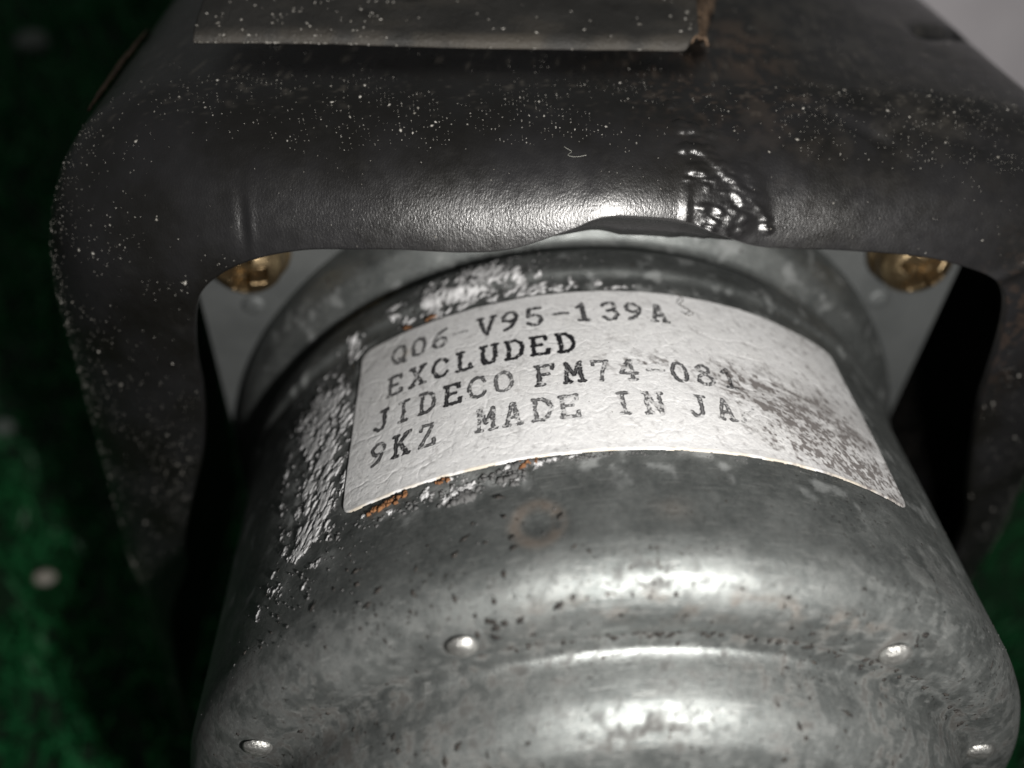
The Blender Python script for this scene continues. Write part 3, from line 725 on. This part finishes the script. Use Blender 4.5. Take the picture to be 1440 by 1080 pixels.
# cover plate lying on top of the bracket
xs = np.linspace(-.965, .215, 260); ys = np.linspace(0, 1, 120)
XS, YS = np.meshgrid(xs, ys, indexing='ij')
skew = .10*YS
Yp = 1.995+.012*(XS+.96)+YS*1.5
wv = .010*(fbm(v3(XS*3, Yp*3), 3)-.5)
xr = np.interp(XS[:, 0], [xs[0], xs[-1]], [0, 1])[:, None]
XP = XS+xr*(.06*np.sin(YS*5)*.5+.04*YS)+(1-xr)*(-.02*YS)
rc_ = .05
Yp = Yp+.05*sstep(.16, .215, XS)**2*(1-YS)
ZP = 1.447+.20*(Yp-2.0)+wv
Np = np.array((0, -.2, 1.)); Np /= np.linalg.norm(Np)
ZP = ZP-.016*sstep(.022, 0, Yp-1.995-.012*(XS+.96))
Gp = v3(XP, Yp, ZP)+(.0018*(fbm(v3(XP*60, Yp*60), 3)-.5))[..., None]*Np
n5 = fbm(v3(XP*16, Yp*16), 4); n6 = fbm(v3(XP*6, Yp*14)+3, 3)
s = NT('grey_black_paint')
col_ = s.mix(s.ramp(s.noise(6, 4, .6), .35, .65), (.028, .027, .025), (.048, .046, .043))
col_ = s.mix(s.attr('dust'), col_, (.11, .095, .075)); col_ = s.mix(s.attr('spot'), col_, (.012, .011, .010))
M_cov = s.out(col_, .55, 0.0, s.bump(s.math('ADD', s.noise(200, 3, .6), s.noise(50, 4, .6)), .5, .008), .55)
spot = np.zeros_like(XP)
for sx_, sy_, a_, b_ in ((-.50, 2.12, .05, .025), (-.58, 2.10, .03, .02), (-.47, 2.17, .035, .02), (.02, 2.16, .045, .03), (-.36, 2.45, .12, .05), (-.05, 2.30, .07, .03), (-.75, 2.2, .05, .03), (.1, 2.6, .08, .05), (-.62, 2.28, .05, .03)):
    spot = np.maximum(spot, .8*np.exp(-((XP-sx_)/a_)**2-((Yp-sy_)/b_)**2)*sstep(.35, .5, n5))
dst = np.clip(.35*sstep(.05, .0, Yp-2.0-.012*(XS+.96))*sstep(.35, .6, n5)+.25*sstep(.5, .7, n6), 0, 1)
cov = grid_mesh('cover_plate', Gp, M_cov, br, attrs=dict(dust=dst, spot=spot))
sol = cov.modifiers.new('sheet', 'SOLIDIFY'); sol.thickness = .006; sol.offset = -1
i_ = r3.integers(1, 258, 900); j_ = (r3.random(900)**1.6*80).astype(int)
pk = r3.random(900) < np.where(i_ < 90, 1, .22); i_, j_ = i_[pk], j_[pk]
o = crumbs('dust_specks', Gp[i_, j_]+np.array((0, 0, .001)), np.repeat(Np[None], len(i_), 0), .0026*r3.uniform(.5, 1.4, len(i_)), M_dust, cov, 9, .6, 2.4); o['kind'] = 'stuff'

# torn strip of rusty skin where the cover plate ends
npt = 70
tt = np.linspace(0, 1, npt); ww = np.linspace(0, 1, 16)
TT, WW = np.meshgrid(tt, ww, indexing='ij')
cx = .222+.15*TT**1.2; cy = 2.10+.75*TT; wid = .030+.10*TT+.03*fbm(v3(TT*9, WW*0), 3)
fl_ = v3(cx+wid*(WW-.3), cy+.02*fbm(v3(TT*12, WW*4), 3), 1.405+.020*np.sin(WW*math.pi)+.05*TT*(1-WW)+.03*(fbm(v3(TT*24, WW*9)+2, 4)-.5))
M_fl = M_flake
rf = grid_mesh('rust_flake', fl_, M_fl, br); m_ = rf.modifiers.new('skin', 'SOLIDIFY'); m_.thickness = .006
# brown flaked edge at the upper left corner of the bracket
TT, WW = np.meshgrid(np.linspace(0, 1, 50), np.linspace(0, 1, 14), indexing='ij')
i0 = int(np.argmin(np.abs(u-11.3)))
P0 = B[i0, nl+nt+2]; P1 = B[i0, nl+nt+20]
wdt = .045*np.sin(np.pi*TT)**.6*(.6+.8*fbm(v3(TT*12, WW*0+2), 3))
cen = P0[None, None]*(1-TT[..., None])+P1[None, None]*TT[..., None]
tang = B[i0+6, nl+nt+12]-B[i0-6, nl+nt+12]; tang = tang/np.linalg.norm(tang); nn = N[i0, nt+12]
fl2 = cen+tang*(wdt*(WW-.5)*2)[..., None]+nn*(.004+.008*np.sin(WW*np.pi)*np.sin(TT*np.pi)+.006*fbm(v3(TT*20, WW*8), 3))[..., None]
rf2 = grid_mesh('rust_flake', fl2, M_fl, br); m_ = rf2.modifiers.new('skin', 'SOLIDIFY'); m_.thickness = .005
